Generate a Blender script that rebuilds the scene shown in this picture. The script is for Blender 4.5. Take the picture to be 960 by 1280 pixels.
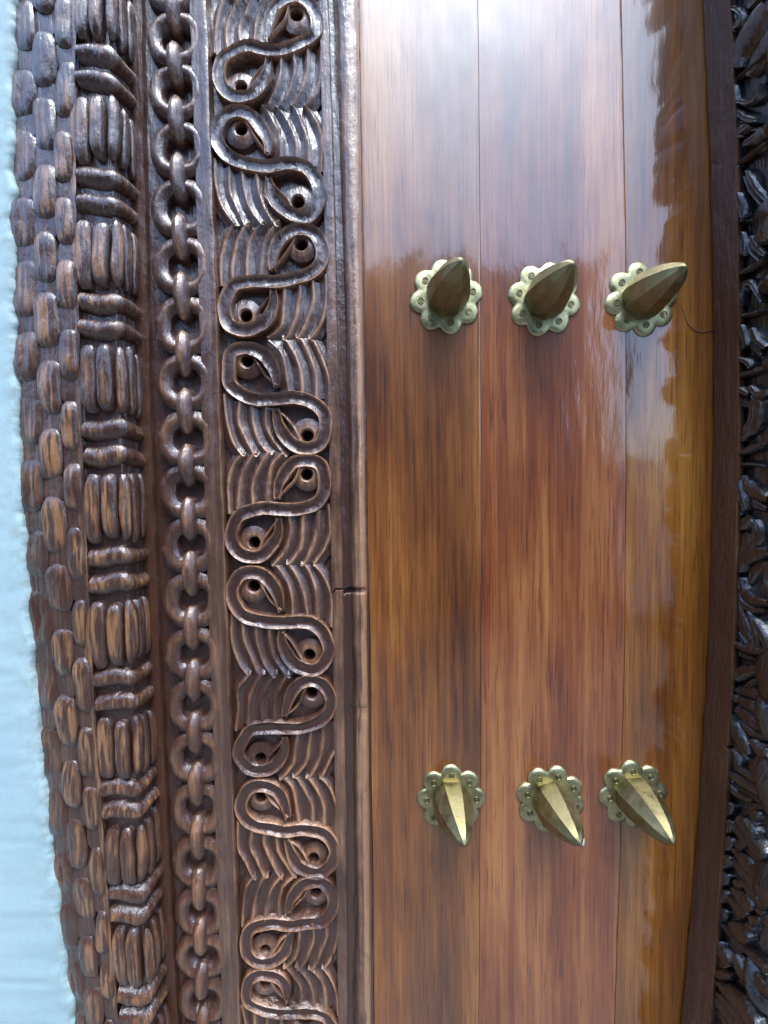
import bpy, math, random
import numpy as np
from mathutils import Matrix, Vector, noise

random.seed(7); np.random.seed(7)
for o in list(bpy.data.objects): bpy.data.objects.remove(o, do_unlink=True)
SC = bpy.context.scene
COL = SC.collection
R = math.radians

# ------------------------------------------------------------------ camera
F = 481.0                 # focal length in photo pixels (13 mm ultra-wide, portrait)
D = 0.34                  # metres from the lens to the door
ZC = 1.35
ROT = Matrix.Rotation(R(90 - 2.47), 3, 'X') @ Matrix.Rotation(R(-0.8), 3, 'Z')
cd = bpy.data.cameras.new('camera'); cam = bpy.data.objects.new('camera', cd); COL.objects.link(cam)
cam.matrix_world = Matrix.Translation((0, -D, ZC)) @ ROT.to_4x4()
cd.sensor_fit = 'VERTICAL'; cd.sensor_height = 36.0; cd.lens = F / 1280 * 36.0
cd.clip_start = 0.01; cd.clip_end = 500
SC.camera = cam
SC.cycles.max_bounces = 5; SC.cycles.diffuse_bounces = 3; SC.cycles.glossy_bounces = 3; SC.cycles.transmission_bounces = 1
SC.cycles.caustics_reflective = False; SC.cycles.caustics_refractive = False

# ------------------------------------------------------------------ sky, sun, exposure
SUN_EL, SUN_AZ = R(68), R(160)
w = bpy.data.worlds.new('World'); SC.world = w; w.use_nodes = True
nt = w.node_tree
sky = nt.nodes.new('ShaderNodeTexSky'); sky.sky_type = 'NISHITA'; sky.sun_disc = False
sky.sun_elevation = SUN_EL; sky.sun_rotation = SUN_AZ
sky.air_density = 1.0; sky.dust_density = 4.0; sky.ozone_density = 4.0
wb = nt.nodes.new('ShaderNodeMix'); wb.data_type = 'RGBA'; wb.blend_type = 'MULTIPLY'; wb.inputs[0].default_value = 1.0
wb.inputs[7].default_value = (0.80, 0.97, 1.10, 1)      # white balance, the same all over the sky
nt.links.new(sky.outputs[0], wb.inputs[6]); nt.links.new(wb.outputs[2], nt.nodes['Background'].inputs[0])
nt.nodes['Background'].inputs[1].default_value = 0.15
sl = bpy.data.lights.new('sun', 'SUN'); sl.energy = 0.6; sl.angle = R(22); sl.color = (1, 0.97, 0.93)
so = bpy.data.objects.new('sun', sl); COL.objects.link(so)
sdir = Vector((math.sin(SUN_AZ) * math.cos(SUN_EL), math.cos(SUN_AZ) * math.cos(SUN_EL), math.sin(SUN_EL)))
so.rotation_euler = sdir.to_track_quat('Z', 'Y').to_euler()
so.location = (0, -2, 4)
SC.view_settings.view_transform = 'Standard'; SC.view_settings.look = 'None'
SC.view_settings.gamma = 1; SC.view_settings.use_curve_mapping = False
SC.view_settings.exposure = 1.42

# ------------------------------------------------------------------ from photo pixels to places on the door
RN = np.array(ROT); CP = np.array([0, -D, ZC])
def at(px, py, h):
    """point on the plane h metres in front of the door planks, seen at photo pixel (px, py)"""
    px, py, h = np.broadcast_arrays(np.asarray(px, float), np.asarray(py, float), np.asarray(h, float))
    d = np.stack([(px - 480) / F, -(py - 640) / F, -np.ones_like(px)], -1) @ RN.T
    t = (-h - CP[1]) / d[..., 1]
    return CP + d * t[..., None]
def proj(p):
    q = (np.asarray(p) - CP) @ RN
    return 480 + F * q[..., 0] / -q[..., 2], 640 - F * q[..., 1] / -q[..., 2]
def at_x(px, py, X):
    """point on the plane x = X seen at photo pixel"""
    px, py = np.broadcast_arrays(np.asarray(px, float), np.asarray(py, float))
    d = np.stack([(px - 480) / F, -(py - 640) / F, -np.ones_like(px)], -1) @ RN.T
    return CP + d * ((X - CP[0]) / d[..., 0])[..., None]
def fit(*pts, deg=2):
    a = np.array(pts, float); c = np.polyfit(a[:, 0], a[:, 1], deg)
    return lambda y: np.polyval(c, np.asarray(y, float))
Y0, Y1 = -360, 1560

wall_e  = fit((0, 23), (100, 17), (200, 15), (320, 17), (530, 23), (640, 31), (730, 36), (830, 46), (960, 57), (1080, 67), (1200, 82), (1280, 95))
bead    = fit((0, 95), (167, 91), (320, 95), (450, 98), (640, 106), (850, 117), (960, 123), (1120, 133), (1280, 148))
corner  = fit((60, 138), (380, 144), (690, 160), (840, 164), (980, 171), (1110, 176), (1240, 187))
grooveL = fit((0, 168), (320, 173), (640, 183), (960, 196), (1280, 213))
grooveR = fit((0, 180), (320, 185), (640, 195), (960, 208), (1280, 225))
filL    = fit((0, 250), (320, 257), (640, 268), (960, 279), (1280, 288))
filR    = fit((0, 260), (320, 268), (640, 281), (960, 292), (1280, 301))
stripL  = fit((0, 402), (300, 410), (620, 416), (940, 420), (1280, 426))
stripR  = fit((0, 410), (300, 421), (620, 427), (940, 431), (1280, 436))
ridgeL  = fit((0, 420), (300, 436), (620, 440), (940, 444), (1280, 448))
ridgeR  = fit((0, 446), (300, 453), (620, 456), (940, 459), (1280, 464))
doorL   = fit((0, 450), (300, 458), (620, 461), (940, 466), (1280, 470))
joint1  = fit((0, 597), (640, 601), (1280, 598), deg=2)
joint2  = fit((0, 776), (640, 782), (1280, 768), deg=2)
postB   = fit((0, 877), (240, 891), (480, 892), (730, 888), (960, 874), (1120, 866), (1280, 852))
postT   = fit((0, 911), (100, 919), (300, 924), (500, 923), (700, 919), (860, 913), (960, 909), (1110, 901), (1280, 886))
chainC  = fit((43, 216), (257, 220), (405, 229), (548, 232), (683, 235), (820, 238), (1015, 243), (1145, 248), (1255, 253))

# ------------------------------------------------------------------ materials
def mat(name):
    m = bpy.data.materials.new(name); m.use_nodes = True
    return m, m.node_tree, m.node_tree.nodes['Principled BSDF']
def N(nt, t, **k):
    n = nt.nodes.new(t)
    for a, b in k.items():
        if a == 'ins':
            for i, v in b.items(): n.inputs[i].default_value = v
        else: setattr(n, a, b)
    return n
def ramp(nt, src, stops):
    r = nt.nodes.new('ShaderNodeValToRGB')
    e = r.color_ramp.elements
    while len(e) < len(stops): e.new(0.5)
    for el, (p, c) in zip(e, stops):
        el.position = p; el.color = (*c, 1) if len(c) == 3 else c
    nt.links.new(src, r.inputs[0]); return r.outputs[0]
def coords(nt, scale, loc=(0, 0, 0)):
    g = N(nt, 'ShaderNodeNewGeometry'); mp = N(nt, 'ShaderNodeMapping')
    mp.inputs['Scale'].default_value = scale; mp.inputs['Location'].default_value = loc
    nt.links.new(g.outputs['Position'], mp.inputs[0]); return mp.outputs[0]
def noise_tex(nt, vec, scale, detail=4, rough=0.55, dist=0.0):
    n = N(nt, 'ShaderNodeTexNoise', ins={'Scale': scale, 'Detail': detail, 'Roughness': rough, 'Distortion': dist})
    nt.links.new(vec, n.inputs['Vector']); return n.outputs['Fac']
def mix(nt, fac, a, b, mode='MIX'):
    m = N(nt, 'ShaderNodeMix', data_type='RGBA', blend_type=mode)
    for s, i in ((fac, 0), (a, 6), (b, 7)):
        if isinstance(s, (int, float)): m.inputs[i].default_value = s
        elif isinstance(s, tuple): m.inputs[i].default_value = (*s, 1)
        else: nt.links.new(s, m.inputs[i])
    return m.outputs[2]
def math_n(nt, op, a, b=0.0, clamp=False):
    m = N(nt, 'ShaderNodeMath', operation=op, use_clamp=clamp)
    for s, i in ((a, 0), (b, 1)):
        if isinstance(s, (int, float)): m.inputs[i].default_value = s
        else: nt.links.new(s, m.inputs[i])
    return m.outputs[0]
def bump(nt, bs, h, strength, dist, prev=None):
    b = N(nt, 'ShaderNodeBump', ins={'Strength': strength, 'Distance': dist})
    nt.links.new(h, b.inputs['Height'])
    if prev: nt.links.new(prev, b.inputs['Normal'])
    nt.links.new(b.outputs[0], bs.inputs['Normal']); return b.outputs[0]

def plank_material(name, dark, mid, light, seed, streak=1.0):
    m, nt, bs = mat(name)
    lo = (seed * 3.1, seed * 1.7, seed * 5.3)
    g1 = noise_tex(nt, coords(nt, (95, 95, 1.1), lo), 1.0, 6, 0.62)           # streaks
    g2 = noise_tex(nt, coords(nt, (340, 340, 5.0), lo), 1.0, 5, 0.72)          # fine grain
    g3 = noise_tex(nt, coords(nt, (15, 15, 4.2), lo), 1.0, 5, 0.55)           # honey and dark patches
    g5 = noise_tex(nt, coords(nt, (7, 7, 3.0), lo), 1.0, 2, 0.5)
    g4 = noise_tex(nt, coords(nt, (38, 38, 1.6), lo), 1.0, 3, 0.5)
    wv = N(nt, 'ShaderNodeTexWave', wave_type='RINGS', rings_direction='Y',
           ins={'Scale': 2.6, 'Distortion': 3.0, 'Detail': 2.0, 'Detail Scale': 1.2})
    nt.links.new(coords(nt, (20, 20, 1.2), lo), wv.inputs[0])
    def term(x, k): return math_n(nt, 'MULTIPLY', math_n(nt, 'SUBTRACT', x, 0.5), k)
    f = math_n(nt, 'ADD', term(g1, 0.62 * streak), term(g3, 1.0))
    f = math_n(nt, 'ADD', f, term(g4, 0.62)); f = math_n(nt, 'ADD', f, term(g5, 0.6))
    f = math_n(nt, 'ADD', f, term(wv.outputs['Fac'], 0.05))
    f = math_n(nt, 'ADD', f, term(g2, 0.62))
    f = math_n(nt, 'ADD', f, 0.5)
    c = ramp(nt, f, [(0.15, dark), (0.48, mid), (0.80, light)])
    stain = ramp(nt, noise_tex(nt, coords(nt, (24, 24, 7), (lo[0] + 9, lo[1], lo[2])), 1.0, 4, 0.5), [(0.55, (1, 1, 1)), (0.72, (0.70, 0.60, 0.54))])
    c = mix(nt, 1.0, c, stain, 'MULTIPLY')
    pores = ramp(nt, noise_tex(nt, coords(nt, (900, 900, 22), lo), 1.0, 2), [(0.33, (0.50, 0.42, 0.38)), (0.43, (1, 1, 1))])
    c = mix(nt, 1.0, c, pores, 'MULTIPLY')
    nt.links.new(c, bs.inputs['Base Color'])
    bs.inputs['Roughness'].default_value = 0.42
    bs.inputs['Coat Weight'].default_value = 1.0; bs.inputs['Coat IOR'].default_value = 1.9
    sm = noise_tex(nt, coords(nt, (30, 30, 12), lo), 1.0, 4)
    rr = N(nt, 'ShaderNodeMapRange', ins={1: 0.3, 2: 0.75, 3: 0.045, 4: 0.13}); nt.links.new(sm, rr.inputs[0])
    nt.links.new(rr.outputs[0], bs.inputs['Coat Roughness'])
    b1 = N(nt, 'ShaderNodeBump', ins={'Strength': 0.35, 'Distance': 0.0006})
    nt.links.new(g2, b1.inputs['Height'])
    b2 = N(nt, 'ShaderNodeBump', ins={'Strength': 0.32, 'Distance': 0.004})
    nt.links.new(noise_tex(nt, coords(nt, (26, 26, 9), lo), 1.0, 2), b2.inputs['Height'])
    b3 = N(nt, 'ShaderNodeBump', ins={'Strength': 0.16, 'Distance': 0.0005})
    nt.links.new(noise_tex(nt, coords(nt, (330, 330, 90), lo), 1.0, 3), b3.inputs['Height'])
    nt.links.new(b2.outputs[0], b1.inputs['Normal']); nt.links.new(b2.outputs[0], b3.inputs['Normal'])
    nt.links.new(b1.outputs[0], bs.inputs['Normal']); nt.links.new(b3.outputs[0], bs.inputs['Coat Normal'])
    return m

def carved_material(name, c0, c1, worn0, worn1, rough=0.3, wear_gain=1.0, coat=1.0, grain=0.8, gate=1.35, sg=(3.0, 0.75)):
    m, nt, bs = mat(name)
    v = coords(nt, (150, 150, 16))
    g = noise_tex(nt, v, 1.0, 5, 0.6)
    p = noise_tex(nt, coords(nt, (22, 22, 14)), 1.0, 4, 0.6)
    base = mix(nt, g, c0, c1)
    at_ = N(nt, 'ShaderNodeAttribute', attribute_name='wear')
    worn = mix(nt, noise_tex(nt, coords(nt, (420, 420, 30)), 1.0, 3), worn0, worn1)
    k = math_n(nt, 'MULTIPLY', at_.outputs['Fac'], math_n(nt, 'SUBTRACT', math_n(nt, 'MULTIPLY', p, 4.0), gate))
    st = math_n(nt, 'SUBTRACT', math_n(nt, 'MULTIPLY', noise_tex(nt, coords(nt, (300, 300, 22)), 1.0, 3), sg[0]), sg[1])
    k = math_n(nt, 'MULTIPLY', math_n(nt, 'MULTIPLY', k, st, True), wear_gain, True)
    c = mix(nt, k, base, worn)
    dust = ramp(nt, noise_tex(nt, coords(nt, (70, 70, 60)), 1.0, 6, 0.7), [(0.60, (0, 0, 0)), (0.78, (1, 1, 1))])
    c = mix(nt, math_n(nt, 'MULTIPLY', dust, 0.16), c, (0.33, 0.30, 0.28))
    nt.links.new(c, bs.inputs['Base Color'])
    bs.inputs['Roughness'].default_value = 0.5
    bs.inputs['Coat Weight'].default_value = coat; bs.inputs['Coat IOR'].default_value = 1.8
    rr = N(nt, 'ShaderNodeMapRange', ins={1: 0.3, 2: 0.7, 3: rough * 0.75, 4: rough * 1.5}); nt.links.new(p, rr.inputs[0])
    nt.links.new(rr.outputs[0], bs.inputs['Coat Roughness'])
    b1 = N(nt, 'ShaderNodeBump', ins={'Strength': grain, 'Distance': 0.0020}); nt.links.new(g, b1.inputs['Height'])
    b2 = N(nt, 'ShaderNodeBump', ins={'Strength': 0.5, 'Distance': 0.0025})
    nt.links.new(noise_tex(nt, coords(nt, (110, 110, 70)), 1.0, 4, 0.6), b2.inputs['Height'])
    nt.links.new(b1.outputs[0], b2.inputs['Normal'])
    nt.links.new(b2.outputs[0], bs.inputs['Normal']); nt.links.new(b2.outputs[0], bs.inputs['Coat Normal'])
    return m

PL = [plank_material('plank_orange', (0.120, 0.032, 0.005), (0.34, 0.112, 0.020), (0.62, 0.29, 0.075), 1.0),
      plank_material('plank_red', (0.125, 0.024, 0.005), (0.30, 0.078, 0.018), (0.55, 0.205, 0.058), 2.0),
      plank_material('plank_amber', (0.125, 0.034, 0.003), (0.34, 0.112, 0.012), (0.58, 0.26, 0.048), 3.4)]
CARVE = carved_material('carved_dark_teak', (0.042, 0.012, 0.007), (0.100, 0.033, 0.017), (0.36, 0.13, 0.05), (0.62, 0.34, 0.17), 0.23, 1.7)
BRAID = carved_material('carved_weathered_teak', (0.044, 0.015, 0.009), (0.108, 0.040, 0.021), (0.30, 0.115, 0.04), (0.52, 0.26, 0.11), 0.20, 1.3, grain=1.0, gate=1.5, sg=(6.0, 2.6))
MOULD = carved_material('moulding_teak', (0.045, 0.016, 0.010), (0.105, 0.038, 0.022), (0.34, 0.13, 0.05), (0.62, 0.36, 0.19), 0.18, 2.6)
FILLM = carved_material('fillet_teak', (0.050, 0.017, 0.010), (0.110, 0.038, 0.021), (0.30, 0.12, 0.055), (0.55, 0.32, 0.18), 0.16, 1.0)
POSTM = carved_material('post_polished_teak', (0.055, 0.018, 0.010), (0.11, 0.038, 0.018), (0.2, 0.08, 0.03), (0.3, 0.15, 0.07), 0.2, 1.0, 0.5)
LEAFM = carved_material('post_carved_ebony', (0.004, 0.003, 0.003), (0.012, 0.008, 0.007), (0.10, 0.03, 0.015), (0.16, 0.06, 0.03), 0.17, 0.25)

def brass_material(name, c0, c1, rough):
    m, nt, bs = mat(name)
    n1 = noise_tex(nt, coords(nt, (120, 120, 120)), 1.0, 5, 0.65)
    c = mix(nt, ramp(nt, n1, [(0.35, (0, 0, 0)), (0.7, (1, 1, 1))]), c0, c1)
    nt.links.new(c, bs.inputs['Base Color']); bs.inputs['Metallic'].default_value = 1.0
    rr = N(nt, 'ShaderNodeMapRange', ins={1: 0.3, 2: 0.7, 3: rough * 0.8, 4: rough * 1.3}); nt.links.new(n1, rr.inputs[0])
    nt.links.new(rr.outputs[0], bs.inputs['Roughness'])
    b = N(nt, 'ShaderNodeBump', ins={'Strength': 0.35, 'Distance': 0.0006})
    nt.links.new(noise_tex(nt, coords(nt, (300, 300, 300)), 1.0, 4), b.inputs['Height'])
    nt.links.new(b.outputs[0], bs.inputs['Normal'])
    return m
BRASS = brass_material('brass_spike', (0.24, 0.20, 0.095), (0.39, 0.335, 0.18), 0.46)
PLATE = brass_material('brass_plate', (0.44, 0.40, 0.20), (0.74, 0.68, 0.40), 0.42)
RINGM = brass_material('brass_stamped_ring', (0.22, 0.20, 0.10), (0.34, 0.31, 0.17), 0.5)

def plaster():
    m, nt, bs = mat('blue_limewash')
    n1 = noise_tex(nt, coords(nt, (9, 9, 6)), 1.0, 5, 0.6)
    c = ramp(nt, n1, [(0.3, (0.50, 0.73, 0.77)), (0.55, (0.58, 0.78, 0.80)), (0.8, (0.66, 0.82, 0.83))])
    n2 = noise_tex(nt, coords(nt, (140, 140, 140)), 1.0, 5, 0.7)
    at_ = N(nt, 'ShaderNodeAttribute', attribute_name='wear')
    k = math_n(nt, 'MULTIPLY', at_.outputs['Fac'], math_n(nt, 'SUBTRACT', math_n(nt, 'MULTIPLY', n2, 4.0), 1.5), True)
    c = mix(nt, k, c, (0.42, 0.50, 0.46))
    nt.links.new(c, bs.inputs['Base Color']); bs.inputs['Roughness'].default_value = 0.6
    b = N(nt, 'ShaderNodeBump', ins={'Strength': 0.25, 'Distance': 0.001}); nt.links.new(n2, b.inputs['Height'])
    b2 = N(nt, 'ShaderNodeBump', ins={'Strength': 0.12, 'Distance': 0.006})
    nt.links.new(noise_tex(nt, coords(nt, (18, 18, 9)), 1.0, 3), b2.inputs['Height'])
    nt.links.new(b.outputs[0], b2.inputs['Normal']); nt.links.new(b2.outputs[0], bs.inputs['Normal'])
    return m
WALLM = plaster()
def simple(name, c0, c1, sc, rough=0.8):
    m, nt, bs = mat(name)
    nt.links.new(mix(nt, noise_tex(nt, coords(nt, (sc, sc, sc)), 1.0, 5, 0.6), c0, c1), bs.inputs['Base Color'])
    bs.inputs['Roughness'].default_value = rough; return m
GROUND = simple('worn_paving', (0.11, 0.10, 0.09), (0.20, 0.18, 0.165), 3)
OPPM = simple('old_lime_render', (0.08, 0.065, 0.055), (0.15, 0.125, 0.11), 1.5)
PALEM = simple('whitewash', (0.72, 0.70, 0.67), (0.82, 0.80, 0.77), 1.5)
SCRATCH = simple('scratched_varnish', (0.40, 0.25, 0.14), (0.5, 0.34, 0.2), 300, 0.5)
SPECK = simple('white_paint', (0.75, 0.75, 0.73), (0.82, 0.82, 0.8), 300, 0.4)

# ------------------------------------------------------------------ mesh helpers
def wobble(V, amp, freq):
    if amp == 0: return V
    out = V.copy()
    for i, p in enumerate(V):
        out[i] += np.array(noise.noise_vector(Vector(p) * freq)) * amp + (np.array(noise.noise_vector(Vector(p) * 210)) * 0.00032 if amp > 0.00045 and freq > 42 else 0)
    return out
def build(name, V, faces, m, parent=None, wear=None, sharp=40, jit=(0.0006, 55), smooth=True):
    V = wobble(np.asarray(V, float).reshape(-1, 3), *jit)
    me = bpy.data.meshes.new(name); me.from_pydata(V.tolist(), [], faces); me.validate()
    if wear is not None:
        a = me.attributes.new('wear', 'FLOAT', 'POINT'); a.data.foreach_set('value', np.asarray(wear, np.float32).ravel())
    import bmesh
    bm = bmesh.new(); bm.from_mesh(me); bmesh.ops.recalc_face_normals(bm, faces=bm.faces); bm.to_mesh(me); bm.free()
    if smooth:
        me.polygons.foreach_set('use_smooth', [True] * len(me.polygons))
        me.set_sharp_from_angle(angle=R(sharp))
    me.materials.append(m)
    o = bpy.data.objects.new(name, me); COL.objects.link(o)
    if parent: o.parent = parent
    return o
def empty(name, label, cat, loc):
    o = bpy.data.objects.new(name, None); COL.objects.link(o); o['label'] = label; o['category'] = cat
    o.empty_display_size = 0.05; o['kind'] = 'thing'
    return o
def grid_faces(n, m, close_n=False, close_m=False):
    f = []
    for i in range(n if close_n else n - 1):
        for j in range(m if close_m else m - 1):
            a, b = i, (i + 1) % n; c, d = j, (j + 1) % m
            f.append((a * m + c, b * m + c, b * m + d, a * m + d))
    return f
def catmull(P, n, closed=False):
    P = np.asarray(P, float); k = len(P); out = []
    seg = k if closed else k - 1
    for i in range(seg):
        if closed: p0, p1, p2, p3 = P[(i - 1) % k], P[i], P[(i + 1) % k], P[(i + 2) % k]
        else: p0, p1, p2, p3 = P[max(i - 1, 0)], P[i], P[i + 1], P[min(i + 2, k - 1)]
        for t in np.arange(n) / n:
            out.append(0.5 * (2 * p1 + (p2 - p0) * t + (2 * p0 - 5 * p1 + 4 * p2 - p3) * t * t + (3 * p1 - p0 - 3 * p2 + p3) * t ** 3))
    if not closed: out.append(P[-1])
    return np.array(out)
def sweep(name, path, hw, prof, mapper, m, parent, closed=False, dw=0.0, **kw):
    path = np.asarray(path, float); n = len(path)
    if closed: tg = np.roll(path, -1, 0) - np.roll(path, 1, 0)
    else: tg = np.gradient(path, axis=0)
    tg /= np.linalg.norm(tg, axis=1)[:, None] + 1e-9
    nr = np.stack([-tg[:, 1], tg[:, 0]], 1)
    hw = np.broadcast_to(np.asarray(hw, float), (n,)); dw = np.broadcast_to(np.asarray(dw, float), (n,))
    pr = np.array(prof, float)
    pts = path[:, None, :] + nr[:, None, :] * (hw[:, None] * pr[None, :, 0])[..., None]
    W = pr[None, :, 1] + dw[:, None] * (pr[None, :, 1] > -0.009)
    V = mapper(pts[..., 0], pts[..., 1], W)
    k = len(pr); f = grid_faces(n, k, closed)
    if not closed: f += [tuple(range(k)), tuple((n - 1) * k + j for j in range(k))[::-1]]
    wear = np.broadcast_to(pr[None, :, 2], (n, k))
    return build(name, V.reshape(-1, 3), f, m, parent, wear, **kw)
def pad(name, cx, cy, rx, ry, H, floor, mapper, m, parent, n=2.6, p=2.4, rot=0.0, seam=0.0, wear_c=1.0, ns=22, **kw):
    """rounded carved boss with a super-ellipse outline"""
    rs = [0.0, 0.28, 0.52, 0.74, 0.9, 1.0, 1.03]
    V, wr = [], []
    c, s = math.cos(rot), math.sin(rot)
    for r in rs:
        for k in range(ns):
            a = 2 * math.pi * k / ns
            ex = np.sign(math.cos(a)) * abs(math.cos(a)) ** (2 / n) * r * rx
            ey = np.sign(math.sin(a)) * abs(math.sin(a)) ** (2 / n) * r * ry
            hgt = floor if r > 1.01 else H * (max(0.0, 1 - r ** p)) ** 0.6
            if r <= 1.01 and seam: hgt -= seam * math.exp(-(ex / (rx * 0.13)) ** 2)
            V.append((cx + ex * c - ey * s, cy + ex * s + ey * c, hgt)); wr.append(wear_c * (1.0 if r < 0.6 else max(0, 1 - (r - 0.6) / 0.35)))
    V = np.array(V); P = mapper(V[:, 0], V[:, 1], V[:, 2])
    f = grid_faces(len(rs), ns, False, True)
    return build(name, P, f, m, parent, np.array(wr), **kw)
def strip(name, prof, m, parent, y0=Y0, y1=Y1, n=150, notch=(), **kw):
    """long member; profile points are (edge in the photo or None for straight back, height, wear)"""
    ys = np.linspace(y0, y1, n)
    for yn, dn, wn in notch: ys = np.concatenate([ys, yn + np.linspace(-1.6, 1.6, 9) * wn])
    ys = np.sort(ys); n = len(ys); cols, wr = [], []
    for fx, h, we in prof:
        if fx is None:
            p = cols[-1].copy(); p[:, 1] = -h
        else: p = at(fx(ys), ys, h)
        if h > 0.01:
            for yn, dn, wn in notch: p[:, 1] += dn * np.exp(-((ys - yn) / (wn * 0.7)) ** 4)
        cols.append(p); wr.append(np.full(n, we))
    V = np.stack(cols, 1); k = len(prof)
    f = grid_faces(n, k) + [tuple(range(k)), tuple((n - 1) * k + j for j in range(k))[::-1]]
    return build(name, V.reshape(-1, 3), f, m, parent, np.stack(wr, 1), **kw)
def off(f, d): return lambda y: f(y) + d
def flat(h0):
    def M(px, py, w):
        p = at(px, py, h0); p[..., 1] = -(h0 + w); return p
    return M
def lathe(prof, n=24):
    V = []
    for r, z in prof:
        for k in range(n): V.append((r * math.cos(2 * math.pi * k / n), r * math.sin(2 * math.pi * k / n), z))
    return np.array(V), grid_faces(len(prof), n, False, True)

# ------------------------------------------------------------------ setting: wall, ground, far side of the lane
ys = np.linspace(Y0 - 60, Y1 + 60, 520)
edge = at(wall_e(ys), ys, 0.029)
for i in range(len(edge)):
    z = edge[i, 2]
    edge[i, 0] += 0.0028 * noise.fractal(Vector((0, 3.1, z * 45)), 1.0, 2.0, 4) + 0.0012 * noise.noise(Vector((5, 0, z * 260)))
ds = [0, 0, 0.0008, 0.0025, 0.006, 0.012, 0.025, 0.06, 0.15, 0.4, 1.2]
hs = [0.004, 0.0255, 0.0285, 0.030, 0.0305, 0.0305, 0.030, 0.029, 0.029, 0.029, 0.029]
V, wr = [], []
for i in range(len(edge)):
    for j, (d_, h_) in enumerate(zip(ds, hs)):
        z = edge[i, 2]; x = edge[i, 0] - d_
        hh = h_ + (0.0007 * noise.fractal(Vector((x * 90, 0, z * 60)), 1.0, 2.0, 4) if 0 < j < 8 else 0)
        V.append((x, -hh, z)); wr.append([1, 1, 1, 0.8, 0.5, 0.25, 0.1, 0, 0, 0, 0][j])
wall = build('wall', V, grid_faces(len(edge), len(ds)), WALLM, None, wr, sharp=60, jit=(0, 1)); wall['kind'] = 'structure'
def box(name, lo, hi, m, parent=None):
    (a, b, c), (d, e, f_) = lo, hi
    V = [(a, b, c), (d, b, c), (d, e, c), (a, e, c), (a, b, f_), (d, b, f_), (d, e, f_), (a, e, f_)]
    return build(name, V, [(0, 3, 2, 1), (4, 5, 6, 7), (0, 1, 5, 4), (1, 2, 6, 5), (2, 3, 7, 6), (3, 0, 4, 7)], m, parent, jit=(0, 1), smooth=False)
g = build('ground', [(-60, -60, 0), (60, -60, 0), (60, 0.3, 0), (-60, 0.3, 0)], [(0, 1, 2, 3)], GROUND, jit=(0, 1), smooth=False); g['kind'] = 'structure'
o = box('opposite_wall', (-9, -5.2, 0), (2.55, -4.0, 3.9), OPPM); o['kind'] = 'structure'

o = box('pale_wall', (2.65, -5.2, 0), (9, -3.9, 1.75), PALEM); o['kind'] = 'structure'

# ------------------------------------------------------------------ door leaf: three planks
door = empty('door_leaf', 'polished brown plank door leaf with six brass spiked studs', 'door', None)
def plank(fl, fr, m, gapl, gapr):
    strip('plank', [(off(fl, gapl), -0.040, 0), (None, -0.0002, 0), (off(fl, gapl + 0.5), -0.00005, 0), (off(fl, gapl + 4), 0.0, 0)]
          + [((lambda y, k=k: fl(y) + (fr(y) - fl(y)) * k), 0.0, 0) for k in np.linspace(0.08, 0.92, 9)]
          + [(off(fr, -gapr - 4), 0.0, 0), (off(fr, -gapr - 0.5), -0.00005, 0), (off(fr, -gapr), -0.0002, 0), (None, -0.040, 0)],
          m, door, n=180, jit=(0.0007, 9), sharp=30)
plank(doorL, joint1, PL[0], 0, 0.03)
plank(joint1, joint2, PL[1], 0.03, 0.03)
plank(joint2, off(postB, 12), PL[2], 0.03, 0)
strip('backing_board', [(off(doorL, -8), -0.055, 0), (None, -0.0405, 0), (off(postB, 40), -0.0405, 0), (None, -0.055, 0)], PL[0], door, jit=(0, 1))

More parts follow.
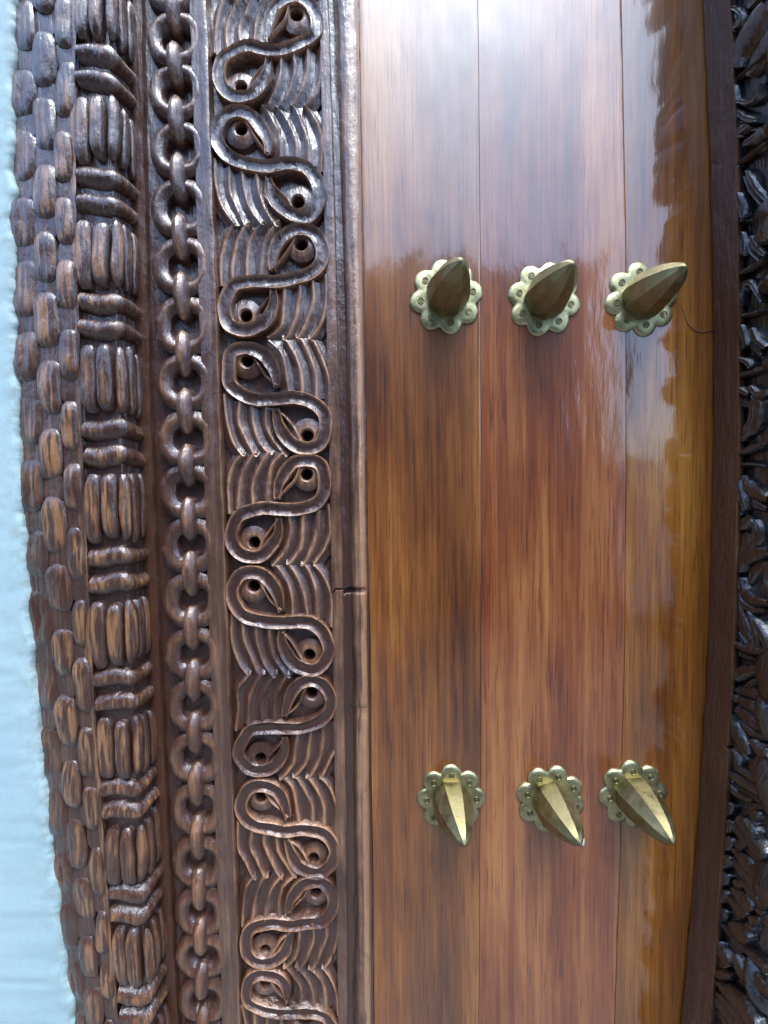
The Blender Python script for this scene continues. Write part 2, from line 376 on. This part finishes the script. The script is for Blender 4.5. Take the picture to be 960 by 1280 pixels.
# ---- brass studs
def stud(px, py, phase, tip, dome):
    c = at(px, py, 0.0)
    r0 = 0.0222; rp = 0.0096
    # scalloped plate outline
    n = 96; out = []
    for k in range(n):
        a = 2 * math.pi * k / n
        best = 0.0
        for q in range(8):
            b = math.radians(phase) + 2 * math.pi * q / 8
            dlt = (a - b + math.pi) % (2 * math.pi) - math.pi
            s = r0 * math.sin(dlt)
            if abs(s) < rp and abs(dlt) < 1: best = max(best, r0 * math.cos(dlt) + math.sqrt(rp * rp - s * s))
        out.append((a, best))
    V, rs = [], [(0.0, 0.0026), (0.5, 0.0026), (0.70, 0.0026), (0.82, 0.0026), (0.93, 0.0022), (0.985, 0.0014), (1.0, 0.0004), (0.995, -0.0008)]
    for f_, z in rs:
        for a, rr in out:
            x, y = rr * f_ * math.cos(a), rr * f_ * math.sin(a); zz = z
            if f_ > 0.55:
                for q in range(8):
                    b = math.radians(phase) + 2 * math.pi * q / 8
                    d2 = math.hypot(x - r0 * math.cos(b), y - r0 * math.sin(b)) / rp
                    if d2 < 1: zz += dome * (1 - d2 * d2)
            V.append((x, -zz, y))
    f = grid_faces(len(rs), n, False, True)
    pl = build('brass_stud', np.array(V), f, PLATE, door, jit=(0.0003, 90), sharp=50)
    pl.location = c
    for q in range(8):
        b = math.radians(phase) + 2 * math.pi * q / 8
        cx, cz = r0 * 1.02 * math.cos(b), r0 * 1.02 * math.sin(b)
        pr = [(0.0002, 0.0004), (0.0008, 0.0005), (0.0010, 0.0001), (0.0019, 0.0001), (0.0022, 0.0006), (0.0027, 0.0006), (0.0030, -0.0006)]
        RV, RF = lathe(pr, 14)
        RV = np.stack([RV[:, 0] + cx, -(RV[:, 2] + 0.0026 + dome * 0.98), RV[:, 1] + cz], 1)
        build('stamped_ring', RV, RF, RINGM, pl, jit=(0, 1))
    # eight-sided spike, bellied then drawn to a point that leans a little
    prof = [(0.0180, 0.0018), (0.0186, 0.004), (0.0184, 0.009), (0.0173, 0.016), (0.0152, 0.024), (0.0122, 0.032), (0.0085, 0.0395), (0.0046, 0.0452), (0.0016, 0.0482), (0.0004, 0.0488)]
    SV = []; a0 = math.radians(phase * 0.6 + 22)
    for r_, z in prof:
        t = z / 0.0488
        for k in range(8):
            a = a0 + 2 * math.pi * k / 8
            SV.append((r_ * math.cos(a) + tip[0] * t * t, -z - 0.001, r_ * math.sin(a) + tip[1] * t * t))
    SF = grid_faces(len(prof), 8, False, True) + [tuple((len(prof) - 1) * 8 + k for k in range(8))]
    sp = build('spike', SV, SF, BRASS, pl, jit=(0.0004, 60), sharp=22)
for a in [(558, 372, 9, (0.003, 0.002), 0.0), (680, 375, 32, (0.001, 0.002), 0.0), (801, 375, 8, (0.000, 0.000), 0.0002),
          (564, 997, 0, (0.002, 0.001), 0.0005), (688, 998, 30, (0.002, 0.003), 0.0005), (791, 992, 5, (0.000, -0.001), 0.0005)]:
    stud(*a)
ml = flat(0.0)
pad('paint_speck', 728, 1052, 2.1, 5.5, 0.0022, -0.0015, ml, SPECK, door, rot=0.1, jit=(0, 1), ns=12)

p = catmull([(853, 384), (857, 398), (864, 409), (876, 415), (891, 412)], 8)
sweep('scratch', p, 0.35, [(-1, -0.0003, 0), (-0.6, 0.0008, 0), (0.6, 0.0008, 0), (1, -0.0003, 0)], ml, SCRATCH, door, jit=(0, 1))

# ------------------------------------------------------------------ door frame
frame = empty('carved_door_surround', 'dark carved wooden door frame with braid, chain and scroll bands', 'door frame', None)

# ---- mouldings beside the door
HS = 0.020
strip('inner_moulding', [(stripR, 0.004, 0), (None, 0.0135, 0), (off(stripR, 4), 0.0125, 0), (off(ridgeL, -4), 0.0130, 0), (off(ridgeL, 0), 0.0165, 0.2),
       (off(ridgeL, 3), 0.0188, 0.4), (off(ridgeL, 8), 0.0196, 0.3), (off(ridgeR, -7), 0.0196, 1.2), (off(ridgeR, -2.5), 0.0182, 3), (ridgeR, 0.0150, 3),
       (None, 0.001, 0), (off(doorL, 4), -0.0045, 0), (None, -0.04, 0)], MOULD, frame, n=260, jit=(0.0006, 40), notch=((738, 0.0045, 4), (890, 0.0012, 9)))
strip('fillet', [(off(stripL, 0), 0.002, 0), (None, 0.0178, 0.3), (off(stripL, 1.6), 0.0190, 0.6), (off(stripR, -1.6), 0.0190, 0.6), (stripR, 0.0172, 0.3), (None, 0.002, 0)],
      FILLM, frame, n=260, jit=(0.0006, 45), notch=((737, 0.004, 1.6),))
strip('fillet', [(filL, 0.002, 0), (None, 0.0185, 0.3), (off(filL, 2), 0.0200, 0.5), (off(filL, 4), 0.0207, 0.15), (off(filR, -4), 0.0207, 0.2), (off(filR, -2), 0.0203, 0.8), (filR, 0.0185, 0.4), (None, 0.002, 0)],
      FILLM, frame, n=260, jit=(0.0008, 45))
strip('dark_fillet', [(off(grooveL, -1), -0.004, 0), (None, 0.0125, 0), (off(grooveL, 3), 0.0150, 0.1), (off(grooveR, -3), 0.0150, 0.1), (grooveR, 0.013, 0), (None, -0.004, 0)],
      POSTM, frame, n=260, jit=(0.0008, 45))

# ---- scroll band
sb = strip('scroll_board', [(off(filR, -2), -0.022, 0), (None, -0.004, 0), (off(stripL, 2), -0.004, 0), (None, -0.022, 0)], CARVE, frame, n=120)
SM = flat(HS); FL = -0.0100
RIM = [(-1.06, FL, 0), (-1.0, -0.0022, 0.3), (-0.86, -0.0004, 1), (-0.70, -0.0010, 0.5), (-0.5, -0.0024, 0), (0, -0.0029, 0), (0.5, -0.0024, 0), (0.70, -0.0010, 0.5), (0.86, -0.0004, 1), (1.0, -0.0022, 0.3), (1.06, FL, 0)]
RIB = [(-1.12, FL, 0), (-1.05, -0.0052, 0), (-0.62, -0.0046, 0), (-0.3, -0.0032, 0.1), (-0.1, -0.0016, 0.8), (0, -0.0012, 1), (0.1, -0.0016, 0.8), (0.3, -0.0030, 0.1), (0.62, -0.0044, 0), (1.05, -0.0050, 0), (1.12, FL, 0)]
THIN = [(-1.2, FL, 0), (-1.0, -0.0050, 0), (-0.5, -0.0022, 0.5), (0, -0.0012, 1), (0.5, -0.0022, 0.5), (1.0, -0.0050, 0), (1.2, FL, 0)]
S_HALF = [(384, 768), (374, 690), (340, 612), (285, 566), (215, 554), (158, 590), (131, 668), (146, 745), (200, 798), (290, 820), (382, 828)]
RIBS_U = [[(344, 515), (366, 528), (414, 600), (436, 690), (442, 792)], [(420, 515), (440, 528), (488, 610), (512, 700), (516, 800)],
          [(490, 515), (512, 528), (560, 620), (582, 710), (584, 816)], [(560, 516), (580, 530), (622, 610), (648, 710), (652, 850)]]
def rot180(P): return [(764 - x, 1640 - y) for x, y in P][::-1]
bounds = [-458, -310, -162, -12, 130, 278, 423, 568, 708, 847, 975, 1100, 1215, 1322, 1420, 1510, 1596]
for ui in range(len(bounds) - 1):
    b0, b1 = bounds[ui], bounds[ui + 1]
    mirror = (ui % 2 == 1)
    # hand-cut: every unit varies a little
    jx, jy, sw = random.uniform(-7, 7), random.uniform(-8, 8), random.uniform(0.94, 1.06)
    def loc(P):
        P = np.asarray(P, float).copy()
        dn = np.array([noise.noise_vector(Vector((x * 0.011, y * 0.011, ui * 7.7)))[:2] for x, y in P]) * 17
        P = P + dn + np.array([jx, jy])
        a = (P[:, 0] - 100) / 564; b = (P[:, 1] - 520) / 600
        if mirror: a = 1 - a
        y = b0 + b * (b1 - b0); L, Rr = filR(y), stripL(y)
        return np.stack([L + a * (Rr - L), y], 1)
    gx, gy = np.linspace(-0.02, 1.02, 42), np.linspace(b0, b1, 42)
    GX, GY = np.meshgrid(gx, gy); LL = filR(GY); PX = LL + GX * (stripL(GY) - LL)
    hcs = [loc([(238, 630)])[0], loc(rot180([(238, 630)]))[0]]
    fs = []
    for q in grid_faces(42, 42):
        c = np.array([PX.ravel()[list(q)].mean(), GY.ravel()[list(q)].mean()])
        if min(np.linalg.norm(c - h) for h in hcs) > 8.2: fs.append(q)
    build('sunk_ground', SM(PX.ravel(), GY.ravel(), np.full(PX.size, -0.0082)), fs, CARVE, sb, np.zeros(PX.size), jit=(0.0012, 60))
    sc_ = ((b1 - b0) / 148 + (stripL(b0) - filR(b0)) / 141) / 2
    path = catmull(loc(S_HALF + rot180(S_HALF)[1:]), 7); n = len(path)
    t = np.linspace(0, 1, n); tt = np.minimum(t, 1 - t)
    hw = 9.3 * sc_ * sw * np.clip(0.42 + tt * 7, 0, 1)
    sweep('scroll', path, hw, RIM, SM, CARVE, sb, jit=(0.0005, 70))
    for half in (0, 1):
        ff = (lambda P: P) if half == 0 else rot180
        for ri, rb in enumerate(RIBS_U):
            p = catmull(loc(ff(rb)), 8)
            dw = np.zeros(len(p)) - random.uniform(0, 0.0008)
            sweep('rib', p, 10.4 * sc_ * (1.0 if ri < 3 else 0.85), RIB, SM, CARVE, sb, dw=dw, jit=(0.0006, 60))
        # narrow ridge closing the eye, eye boss with a drilled hole
        p = catmull(loc(ff([(268, 590), (296, 655), (336, 712), (382, 760)])), 6)
        sweep('ridge', p, 3.3 * sc_ * np.linspace(1.15, 0.7, len(p)) if half == 0 else 3.3 * sc_ * np.linspace(0.7, 1.15, len(p)), THIN, SM, CARVE, sb, jit=(0.0004, 70))
        ec = loc(ff([(234, 640)]))[0]
        hc = loc(ff([(238, 630)]))[0]
        EV, ang = [], np.linspace(0, 2 * math.pi, 24, endpoint=False)
        prof = [(21.5, FL, 0, 0), (20, -0.0046, 0, 0.0), (15, -0.0034, 0.1, 0.2), (9.2, -0.0026, 0.6, 0.6), (7.8, -0.0036, 1, 0.2), (7.0, -0.0075, 1, 0), (6.6, -0.0245, 1, 0)]
        wr = []
        for r_, z_, k_, we in prof:
            cc = ec * (1 - k_) + hc * k_
            EV.append(np.stack([cc[0] + r_ * sc_ * np.cos(ang), cc[1] + r_ * sc_ * np.sin(ang), np.full(24, z_)], 1)); wr += [we] * 24
        EV = np.concatenate(EV)
        build('drilled_eye', SM(EV[:, 0], EV[:, 1], EV[:, 2]), grid_faces(len(prof), 24, False, True), CARVE, sb, np.array(wr), jit=(0.0004, 80))

# ---- chain band
HC = 0.0195
cb = strip('chain_board', [(off(grooveR, -2), -0.006, 0), (None, 0.0105, 0), (off(filL, 2), 0.0105, 0), (None, -0.006, 0)], CARVE, frame, n=120)
CM = flat(HC); FC = -0.0100
ys_c = [-366, -300, -232, -164, -95, -26, 43, 110, 183, 257, 330, 405, 477, 548, 615, 683, 752, 820, 885, 950, 1015, 1082, 1145, 1200, 1256, 1310, 1362, 1412, 1460, 1506, 1552]
TUBE = [(-1.05, FC, 0), (-1, -0.0070, 0), (-0.88, -0.0030, 0), (-0.5, -0.0014, 0.1), (-0.12, -0.0002, 0.28), (0.2, -0.0003, 0.28), (0.55, -0.0016, 0.1), (0.88, -0.0034, 0), (1, -0.0075, 0), (1.05, FC, 0)]
BAR = [(-1.02, FC, 0), (-1, -0.004, 0), (-0.85, 0.0008, 0.05), (-0.5, 0.0040, 0.25), (0, 0.0054, 0.55), (0.5, 0.0040, 0.25), (0.85, 0.0008, 0.05), (1, -0.004, 0), (1.02, FC, 0)]
for i, yc in enumerate(ys_c):
    pitch = (ys_c[min(i + 1, len(ys_c) - 1)] - ys_c[max(i - 1, 0)]) / (2 if 0 < i < len(ys_c) - 1 else 1)
    cx = chainC(yc); wband = (filL(yc) - grooveR(yc)); s = wband / 72
    a = np.linspace(0, 2 * math.pi, 40, endpoint=False); ex = 2 / 2.35
    rx, ry = 27.6 * s * random.uniform(0.97, 1.03), pitch * 0.375 * random.uniform(0.97, 1.03)
    px = cx + 1.5 + rx * np.sign(np.cos(a)) * np.abs(np.cos(a)) ** ex; py = yc + ry * np.sign(np.sin(a)) * np.abs(np.sin(a)) ** ex
    sweep('ring_link', np.stack([px, py], 1), 10.8 * s, TUBE, CM, CARVE, cb, closed=True, jit=(0.0009, 55))
    if i + 1 < len(ys_c):
        y2 = ys_c[i + 1]; ym = (yc + y2) / 2; hl = (y2 - yc) * 0.41
        tt = np.sin(np.linspace(-math.pi / 2, math.pi / 2, 19)); x2 = chainC(ym) + 1
        hw = 8.8 * s * np.clip((1 - np.abs(tt) ** 6.0), 0, 1) ** 0.45 + 1.2
        dw = 0.0015 - 0.0075 * np.abs(tt) ** 2.2
        p = np.stack([x2 + 1.5 * tt * (chainC(y2) - chainC(yc)) / 2, ym + tt * hl], 1)
        sweep('cross_link', p, hw, BAR, CM, CARVE, cb, dw=dw, jit=(0.0007, 55))

# ---- braided post: woven knots that turn the corner
def Bmap(t, py, wv):
    t, py, wv = np.broadcast_arrays(np.asarray(t, float), np.asarray(py, float), np.asarray(wv, float))
    P0, P1 = at(bead(py) + 2, py, 0.0335), at(corner(py), py, 0.0335)
    P0[..., 2] = P1[..., 2]
    q = P1.copy(); q[..., 1] = -0.0125
    py2 = proj(q)[1]; P2 = at(grooveL(py2), py2, 0.0125); P2[..., 2] = P1[..., 2]
    P2[..., 0] = np.maximum(P2[..., 0], P1[..., 0] + 0.0012)
    def lin(tv): 
        f_ = (tv / 43)[..., None]; s_ = ((tv - 43) / 31)[..., None]
        return np.where(tv[..., None] < 43, P0 + (P1 - P0) * f_, P1 + (P2 - P1) * s_)
    def pos(tv):
        a_, b_ = lin(np.full_like(tv, 36.0)), lin(np.full_like(tv, 50.0))
        k = np.clip((tv - 36) / 14, 0, 1)[..., None]
        bz = a_ * (1 - k) ** 2 + 2 * P1 * k * (1 - k) + b_ * k ** 2
        return np.where(((tv > 36) & (tv < 50))[..., None], bz, lin(tv))
    p = pos(t); T = pos(t + 0.4) - pos(t - 0.4); T[..., 2] = 0
    T /= np.linalg.norm(T, axis=-1)[..., None] + 1e-12
    nrm = np.stack([T[..., 1], -T[..., 0], np.zeros_like(t)], -1)
    return p + nrm * wv[..., None]
tv = np.array([-1, 8, 20, 32, 37, 40, 43, 46, 49, 58, 66, 76], float); yv = np.linspace(Y0, Y1, 130)
TT, YY = np.meshgrid(tv, yv)
Vb = Bmap(TT, YY, np.full_like(TT, -0.0036))
bp = build('braid_post', Vb.reshape(-1, 3), grid_faces(len(yv), len(tv)), BRAID, frame, np.zeros(TT.size), jit=(0.0012, 45))
starts = [-500, -345, -190, -37, 117, 272, 430, 590, 750, 898, 1033, 1163, 1290, 1412, 1530]
HB = [(-1.0, -0.0070, 0), (-0.92, -0.0030, 0), (-0.7, 0.0004, 0.2), (-0.3, 0.0022, 0.8), (0.1, 0.0026, 1.0), (0.5, 0.0012, 0.4), (0.85, -0.0022, 0), (1.0, -0.0070, 0)]
for i in range(len(starts) - 1):
    y0, y1 = starts[i], starts[i + 1]; P = y1 - y0
    bl = 0.55 * P
    for tc, rx, hh in ((8.5, 9.5, 0.0032), (28, 9.0, 0.0046), (46, 7.0, 0.0036), (58, 5.6, 0.0030), (69, 5.0, 0.0026)):
        pad('strand', tc + random.uniform(-1, 1), y0 + bl / 2 + random.uniform(-3, 3), rx, bl * 0.5 * random.uniform(0.93, 1.04), hh, -0.0075, Bmap, BRAID, bp,
            n=3.4, p=4.0, wear_c=1.3 if tc < 50 else 0.6, rot=random.uniform(-0.03, 0.03), jit=(0.0011, 60))
    for yc in (y0 + bl + P * 0.115, y0 + bl + P * 0.325):
        tt = np.linspace(1, 73, 26)
        path = np.stack([tt, yc + 2.0 * np.sin(tt * 0.11 + i)], 1)
        hw = P * 0.093 * (0.86 + 0.14 * np.cos((tt - 26) / 20)) * random.uniform(0.92, 1.08)
        sweep('cross_strand', path, hw, HB, Bmap, BRAID, bp, jit=(0.0011, 60))

# ---- outer plait: three staggered columns of links
def Amap(u, py, wv):
    u, py, wv = np.broadcast_arrays(np.asarray(u, float), np.asarray(py, float), np.asarray(wv, float))
    a, b = wall_e(py) - 4, bead(py)
    h = 0.0335 - 0.0085 * np.clip(1 - u / 75, 0, 2) ** 2
    p = at(a + (b - a) * u / 75, py, h); p[..., 1] -= wv; return p
uv = np.array([-12, 0, 12, 25, 38, 50, 62, 74], float); UU, YY = np.meshgrid(uv, yv)
op = build('plait_band', Amap(UU, YY, np.full_like(UU, -0.0040)).reshape(-1, 3), grid_faces(len(yv), len(uv)), BRAID, frame, np.zeros(UU.size), jit=(0.0014, 45))
y = -379.0; row = 0
while y < Y1 - 20:
    per = np.interp(y, [0, 640, 960, 1280], [82, 84, 76, 66])
    for col, uc, rx in ((0, 14.5, 15.5), (1, 40, 14.5), (2, 64, 11.5)):
        yc = y + (per / 2 if col == 1 else 0) + random.uniform(-4.5, 4.5)
        pad('plait_link', uc + random.uniform(-0.8, 0.8), yc, rx * random.uniform(0.9, 1.08), per * 0.41 * random.uniform(0.88, 1.1), 0.0034 if col else 0.0024, -0.0095, Amap, BRAID, op, n=3.2, p=3.8,
            wear_c=1.5 if col else 0.6, seam=0.0018 if col == 0 and row % 2 == 0 else 0, rot=random.uniform(-0.04, 0.04), jit=(0.0023, 44))
        # saddle between neighbours of one column
        pad('plait_saddle', uc, yc + per / 2, rx * 0.95, per * 0.22, 0.0004, -0.0095, Amap, BRAID, op, n=3, p=3.0, wear_c=0.2, ns=14, jit=(0.0010, 60))
    y += per; row += 1
strip('bead', [(off(bead, -2.6), 0.022, 0), (None, 0.0320, 0.5), (off(bead, -1.0), 0.0348, 1.4), (off(bead, 0.8), 0.0348, 1.4), (off(bead, 2.4), 0.0318, 0.5), (None, 0.022, 0)],
      BRAID, frame, n=300, jit=(0.0009, 50))

# ------------------------------------------------------------------ centre post on the right
post = empty('centre_post', 'dark projecting post with carved foliage beside the plank door', 'post', None)
# plain side strip: rises square from the planks
XH = 0.0235
strip('side_strip', [(off(postB, 3), -0.030, 0), (None, -0.002, 0), (postB, 0.0012, 0.3), (off(postB, 2), 0.0035, 0.2), (lambda y: postB(y) * 0.5 + postT(y) * 0.5, 0.0125, 0),
      (off(postT, -2.2), XH - 0.0016, 0.1), (postT, XH, 1.0), (off(postT, 3), XH + 0.0003, 0.5), (off(postT, 8), XH - 0.002, 0)], POSTM, post, n=260, jit=(0.0007, 40), notch=((206, 0.0016, 3), (936, 0.003, 4)))
def Xside(py):      # the carved cheek stands just behind the strip's edge
    return at(postT(py), py, XH)[..., 0] + 0.0055
def Smap(px, py, wv):
    px, py, wv = np.broadcast_arrays(np.asarray(px, float), np.asarray(py, float), np.asarray(wv, float))
    p = at_x(px, py, Xside(py)); p[..., 0] -= wv; return p
# cheek, front and far side of the post
zs = np.linspace(Y0, Y1, 90); base = at(postT(zs), zs, XH)
secs = [(0.0012, XH - 0.004), (0.0075, XH - 0.004), (0.0075, 0.045), (0.0085, 0.056), (0.016, 0.066), (0.035, 0.072), (0.060, 0.072), (0.080, 0.066), (0.090, 0.056), (0.092, 0.02), (0.092, -0.03)]
V = []
for b_ in base:
    for dx, h_ in secs: V.append((b_[0] + dx, -h_, b_[2]))
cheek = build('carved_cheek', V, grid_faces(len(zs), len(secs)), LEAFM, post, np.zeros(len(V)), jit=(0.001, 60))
LEAF = [(-1.1, -0.004, 0), (-1, -0.0002, 0), (-0.8, 0.0030, 0.2), (-0.35, 0.0044, 0.5), (0, 0.0040, 0.3), (0.35, 0.0044, 0.5), (0.8, 0.0028, 0.2), (1, -0.0002, 0), (1.1, -0.004, 0)]
RIDGE = [(-1.1, -0.004, 0), (-1, 0.0002, 0), (-0.6, 0.0036, 0.5), (0, 0.0050, 1), (0.6, 0.0036, 0.5), (1, 0.0002, 0), (1.1, -0.004, 0)]
def Z(y0, P): return [(840 + x / 4, y0 + y / 4) for x, y in P]
leaves = []
def L(y0, hw, *P): leaves.append((Z(y0, P), hw / 4))
L(0, 42, (318, 335), (376, 225), (440, 118), (500, 20)); L(0, 14, (330, 400), (410, 335), (500, 262))
L(0, 18, (318, 420), (335, 495), (400, 512), (446, 480), (470, 420)); L(0, 26, (335, 545), (380, 588), (450, 596))
L(0, 22, (325, 690), (365, 652), (410, 622)); L(0, 26, (372, 728), (440, 690), (500, 630)); L(0, 14, (328, 836), (400, 782), (500, 706))
L(0, 24, (400, 850), (440, 935), (500, 1000)); L(0, 26, (355, 960), (372, 1030), (382, 1090)); L(0, 14, (345, 1112), (420, 1100), (490, 1036))
L(0, 24, (365, 1160), (378, 1215), (380, 1270)); L(0, 20, (305, 30), (362, 55), (370, 105), (312, 160)); L(0, 24, (430, 1180), (450, 1240), (500, 1275))
L(0, 22, (395, 40), (450, -20), (510, -80)); L(-320, 30, (300, 1200), (380, 1120), (480, 1040)); L(-320, 24, (300, 1050), (380, 980), (480, 900))
L(320, 13, (372, 92), (430, 52), (500, 8)); L(320, 18, (362, 250), (372, 160), (408, 134), (440, 170), (474, 230)); L(320, 14, (340, 305), (400, 292), (490, 268))
L(320, 24, (372, 345), (384, 400), (398, 450)); L(320, 24, (420, 360), (440, 420), (490, 460)); L(320, 18, (345, 512), (400, 525), (420, 560)); L(320, 15, (335, 608), (400, 584), (500, 556))
L(320, 20, (352, 652), (378, 676), (410, 690)); L(320, 24, (340, 742), (405, 744), (452, 735), (440, 830), (384, 888), (335, 925)); L(320, 16, (365, 985), (420, 962), (500, 936))
L(320, 14, (325, 1045), (400, 1040), (500, 1052)); L(320, 34, (340, 1095), (400, 1165), (500, 1212)); L(320, 22, (342, 1120), (372, 1200), (396, 1275)); L(320, 22, (420, 650), (450, 690), (500, 680))
L(640, 26, (325, 90), (370, 62), (408, 18)); L(640, 34, (338, 205), (372, 160), (400, 105)); L(640, 20, (440, 40), (460, 120), (420, 180)); L(640, 34, (345, 300), (372, 238), (430, 208), (500, 196))
L(640, 26, (362, 330), (376, 400), (430, 446), (500, 452)); L(640, 26, (326, 430), (356, 550), (408, 640)); L(640, 20, (396, 500), (428, 590), (444, 684)); L(640, 20, (318, 650), (390, 686), (500, 702))
L(640, 28, (326, 842), (384, 796), (500, 772)); L(640, 26, (316, 884), (400, 904), (480, 930)); L(640, 20, (318, 915), (400, 970), (500, 1016)); L(640, 24, (306, 1010), (350, 1125), (410, 1215))
L(640, 26, (336, 985), (420, 1056), (500, 1082)); L(640, 22, (440, 540), (490, 640), (510, 720)); L(640, 22, (300, 1180), (330, 1240), (350, 1285)); L(640, 22, (420, 1140), (470, 1200), (510, 1230))
L(960, 22, (290, 18), (390, 85), (500, 150)); L(960, 18, (350, 0), (430, 55), (510, 90)); L(960, 16, (300, 80), (340, 130), (420, 170))
for bx, by in ((305, 205), (305, 292), (300, 380), (292, 468), (284, 556), (274, 642), (264, 735)): L(960, 17, (bx - 6, by - 32), (bx + 4, by), (bx - 4, by + 32))
for bx, by in ((390, 300), (388, 480), (366, 660), (440, 400), (430, 575), (350, 820)): L(960, 28, (bx - 42, by - 52), (bx, by), (bx + 44, by + 56))
for bx, by in ((430, 240), (356, 385), (345, 580), (424, 760), (470, 680)): L(960, 24, (bx - 18, by - 20), (bx, by), (bx + 22, by + 18))
L(960, 14, (238, 758), (336, 866), (500, 1026)); L(960, 20, (232, 866), (262, 925), (300, 1000)); L(960, 26, (228, 1010), (262, 1030), (320, 1050)); L(960, 24, (216, 1140), (280, 1215), (330, 1290))
L(960, 28, (262, 1086), (340, 1160), (430, 1290)); L(960, 22, (380, 960), (430, 1060), (500, 1140)); L(960, 18, (330, 930), (370, 1030), (440, 1150))
for P, hw in list(leaves):
    if hw < 5: continue
    a = np.array(P, float); dn = a[-1] - a[0]; dn = np.array([-dn[1], dn[0]]) / (np.linalg.norm(dn) + 1e-6)
    leaves.append(((a + dn * (hw * 1.5 + 3.0) + np.array([3.0, 1.0])).tolist(), -hw * 0.8))
for P, hw in leaves:
    low = hw < 0; hw = abs(hw) * 1.35
    p = catmull(P, 6); t = np.linspace(0, 1, len(p))
    p[:, 0] = np.maximum(p[:, 0], postT(p[:, 1]) + 3.5 + 0.55 * hw)
    h_ = hw * (0.35 + 0.65 * np.sin(np.pi * np.clip(t * 0.9 + 0.05, 0, 1)) ** 0.7)
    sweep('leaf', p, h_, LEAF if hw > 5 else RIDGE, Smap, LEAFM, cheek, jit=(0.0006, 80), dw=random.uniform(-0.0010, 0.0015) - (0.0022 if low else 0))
# the foliage goes on above the frame edge: larger lobes whose outline the door mirrors
for k, yy in enumerate(np.cumsum(np.random.uniform(38, 110, 40)) + Y0):
    if yy > Y1: break
    z = at(900, yy, XH)[2]; b_ = at(postT(yy), yy, XH)
    r1 = 0.008 + 0.012 * random.random()
    V, f_ = lathe([(0.0005, r1 * 0.95), (r1 * 0.5, r1 * 0.8), (r1 * 0.85, r1 * 0.45), (r1, 0), (r1 * 0.9, -r1 * 0.6)], 14)
    V = V * np.array([1.0, 1.0, 1.0])
    P = np.stack([b_[0] + 0.0075 - V[:, 2] * 0.75, -(0.050 + 0.010 * random.random()) + V[:, 0] * 1.0, z + V[:, 1] * random.uniform(0.9, 2.4)], 1)
    build('lobe', P, f_, LEAFM, cheek, np.zeros(len(P)), jit=(0.005, 60))
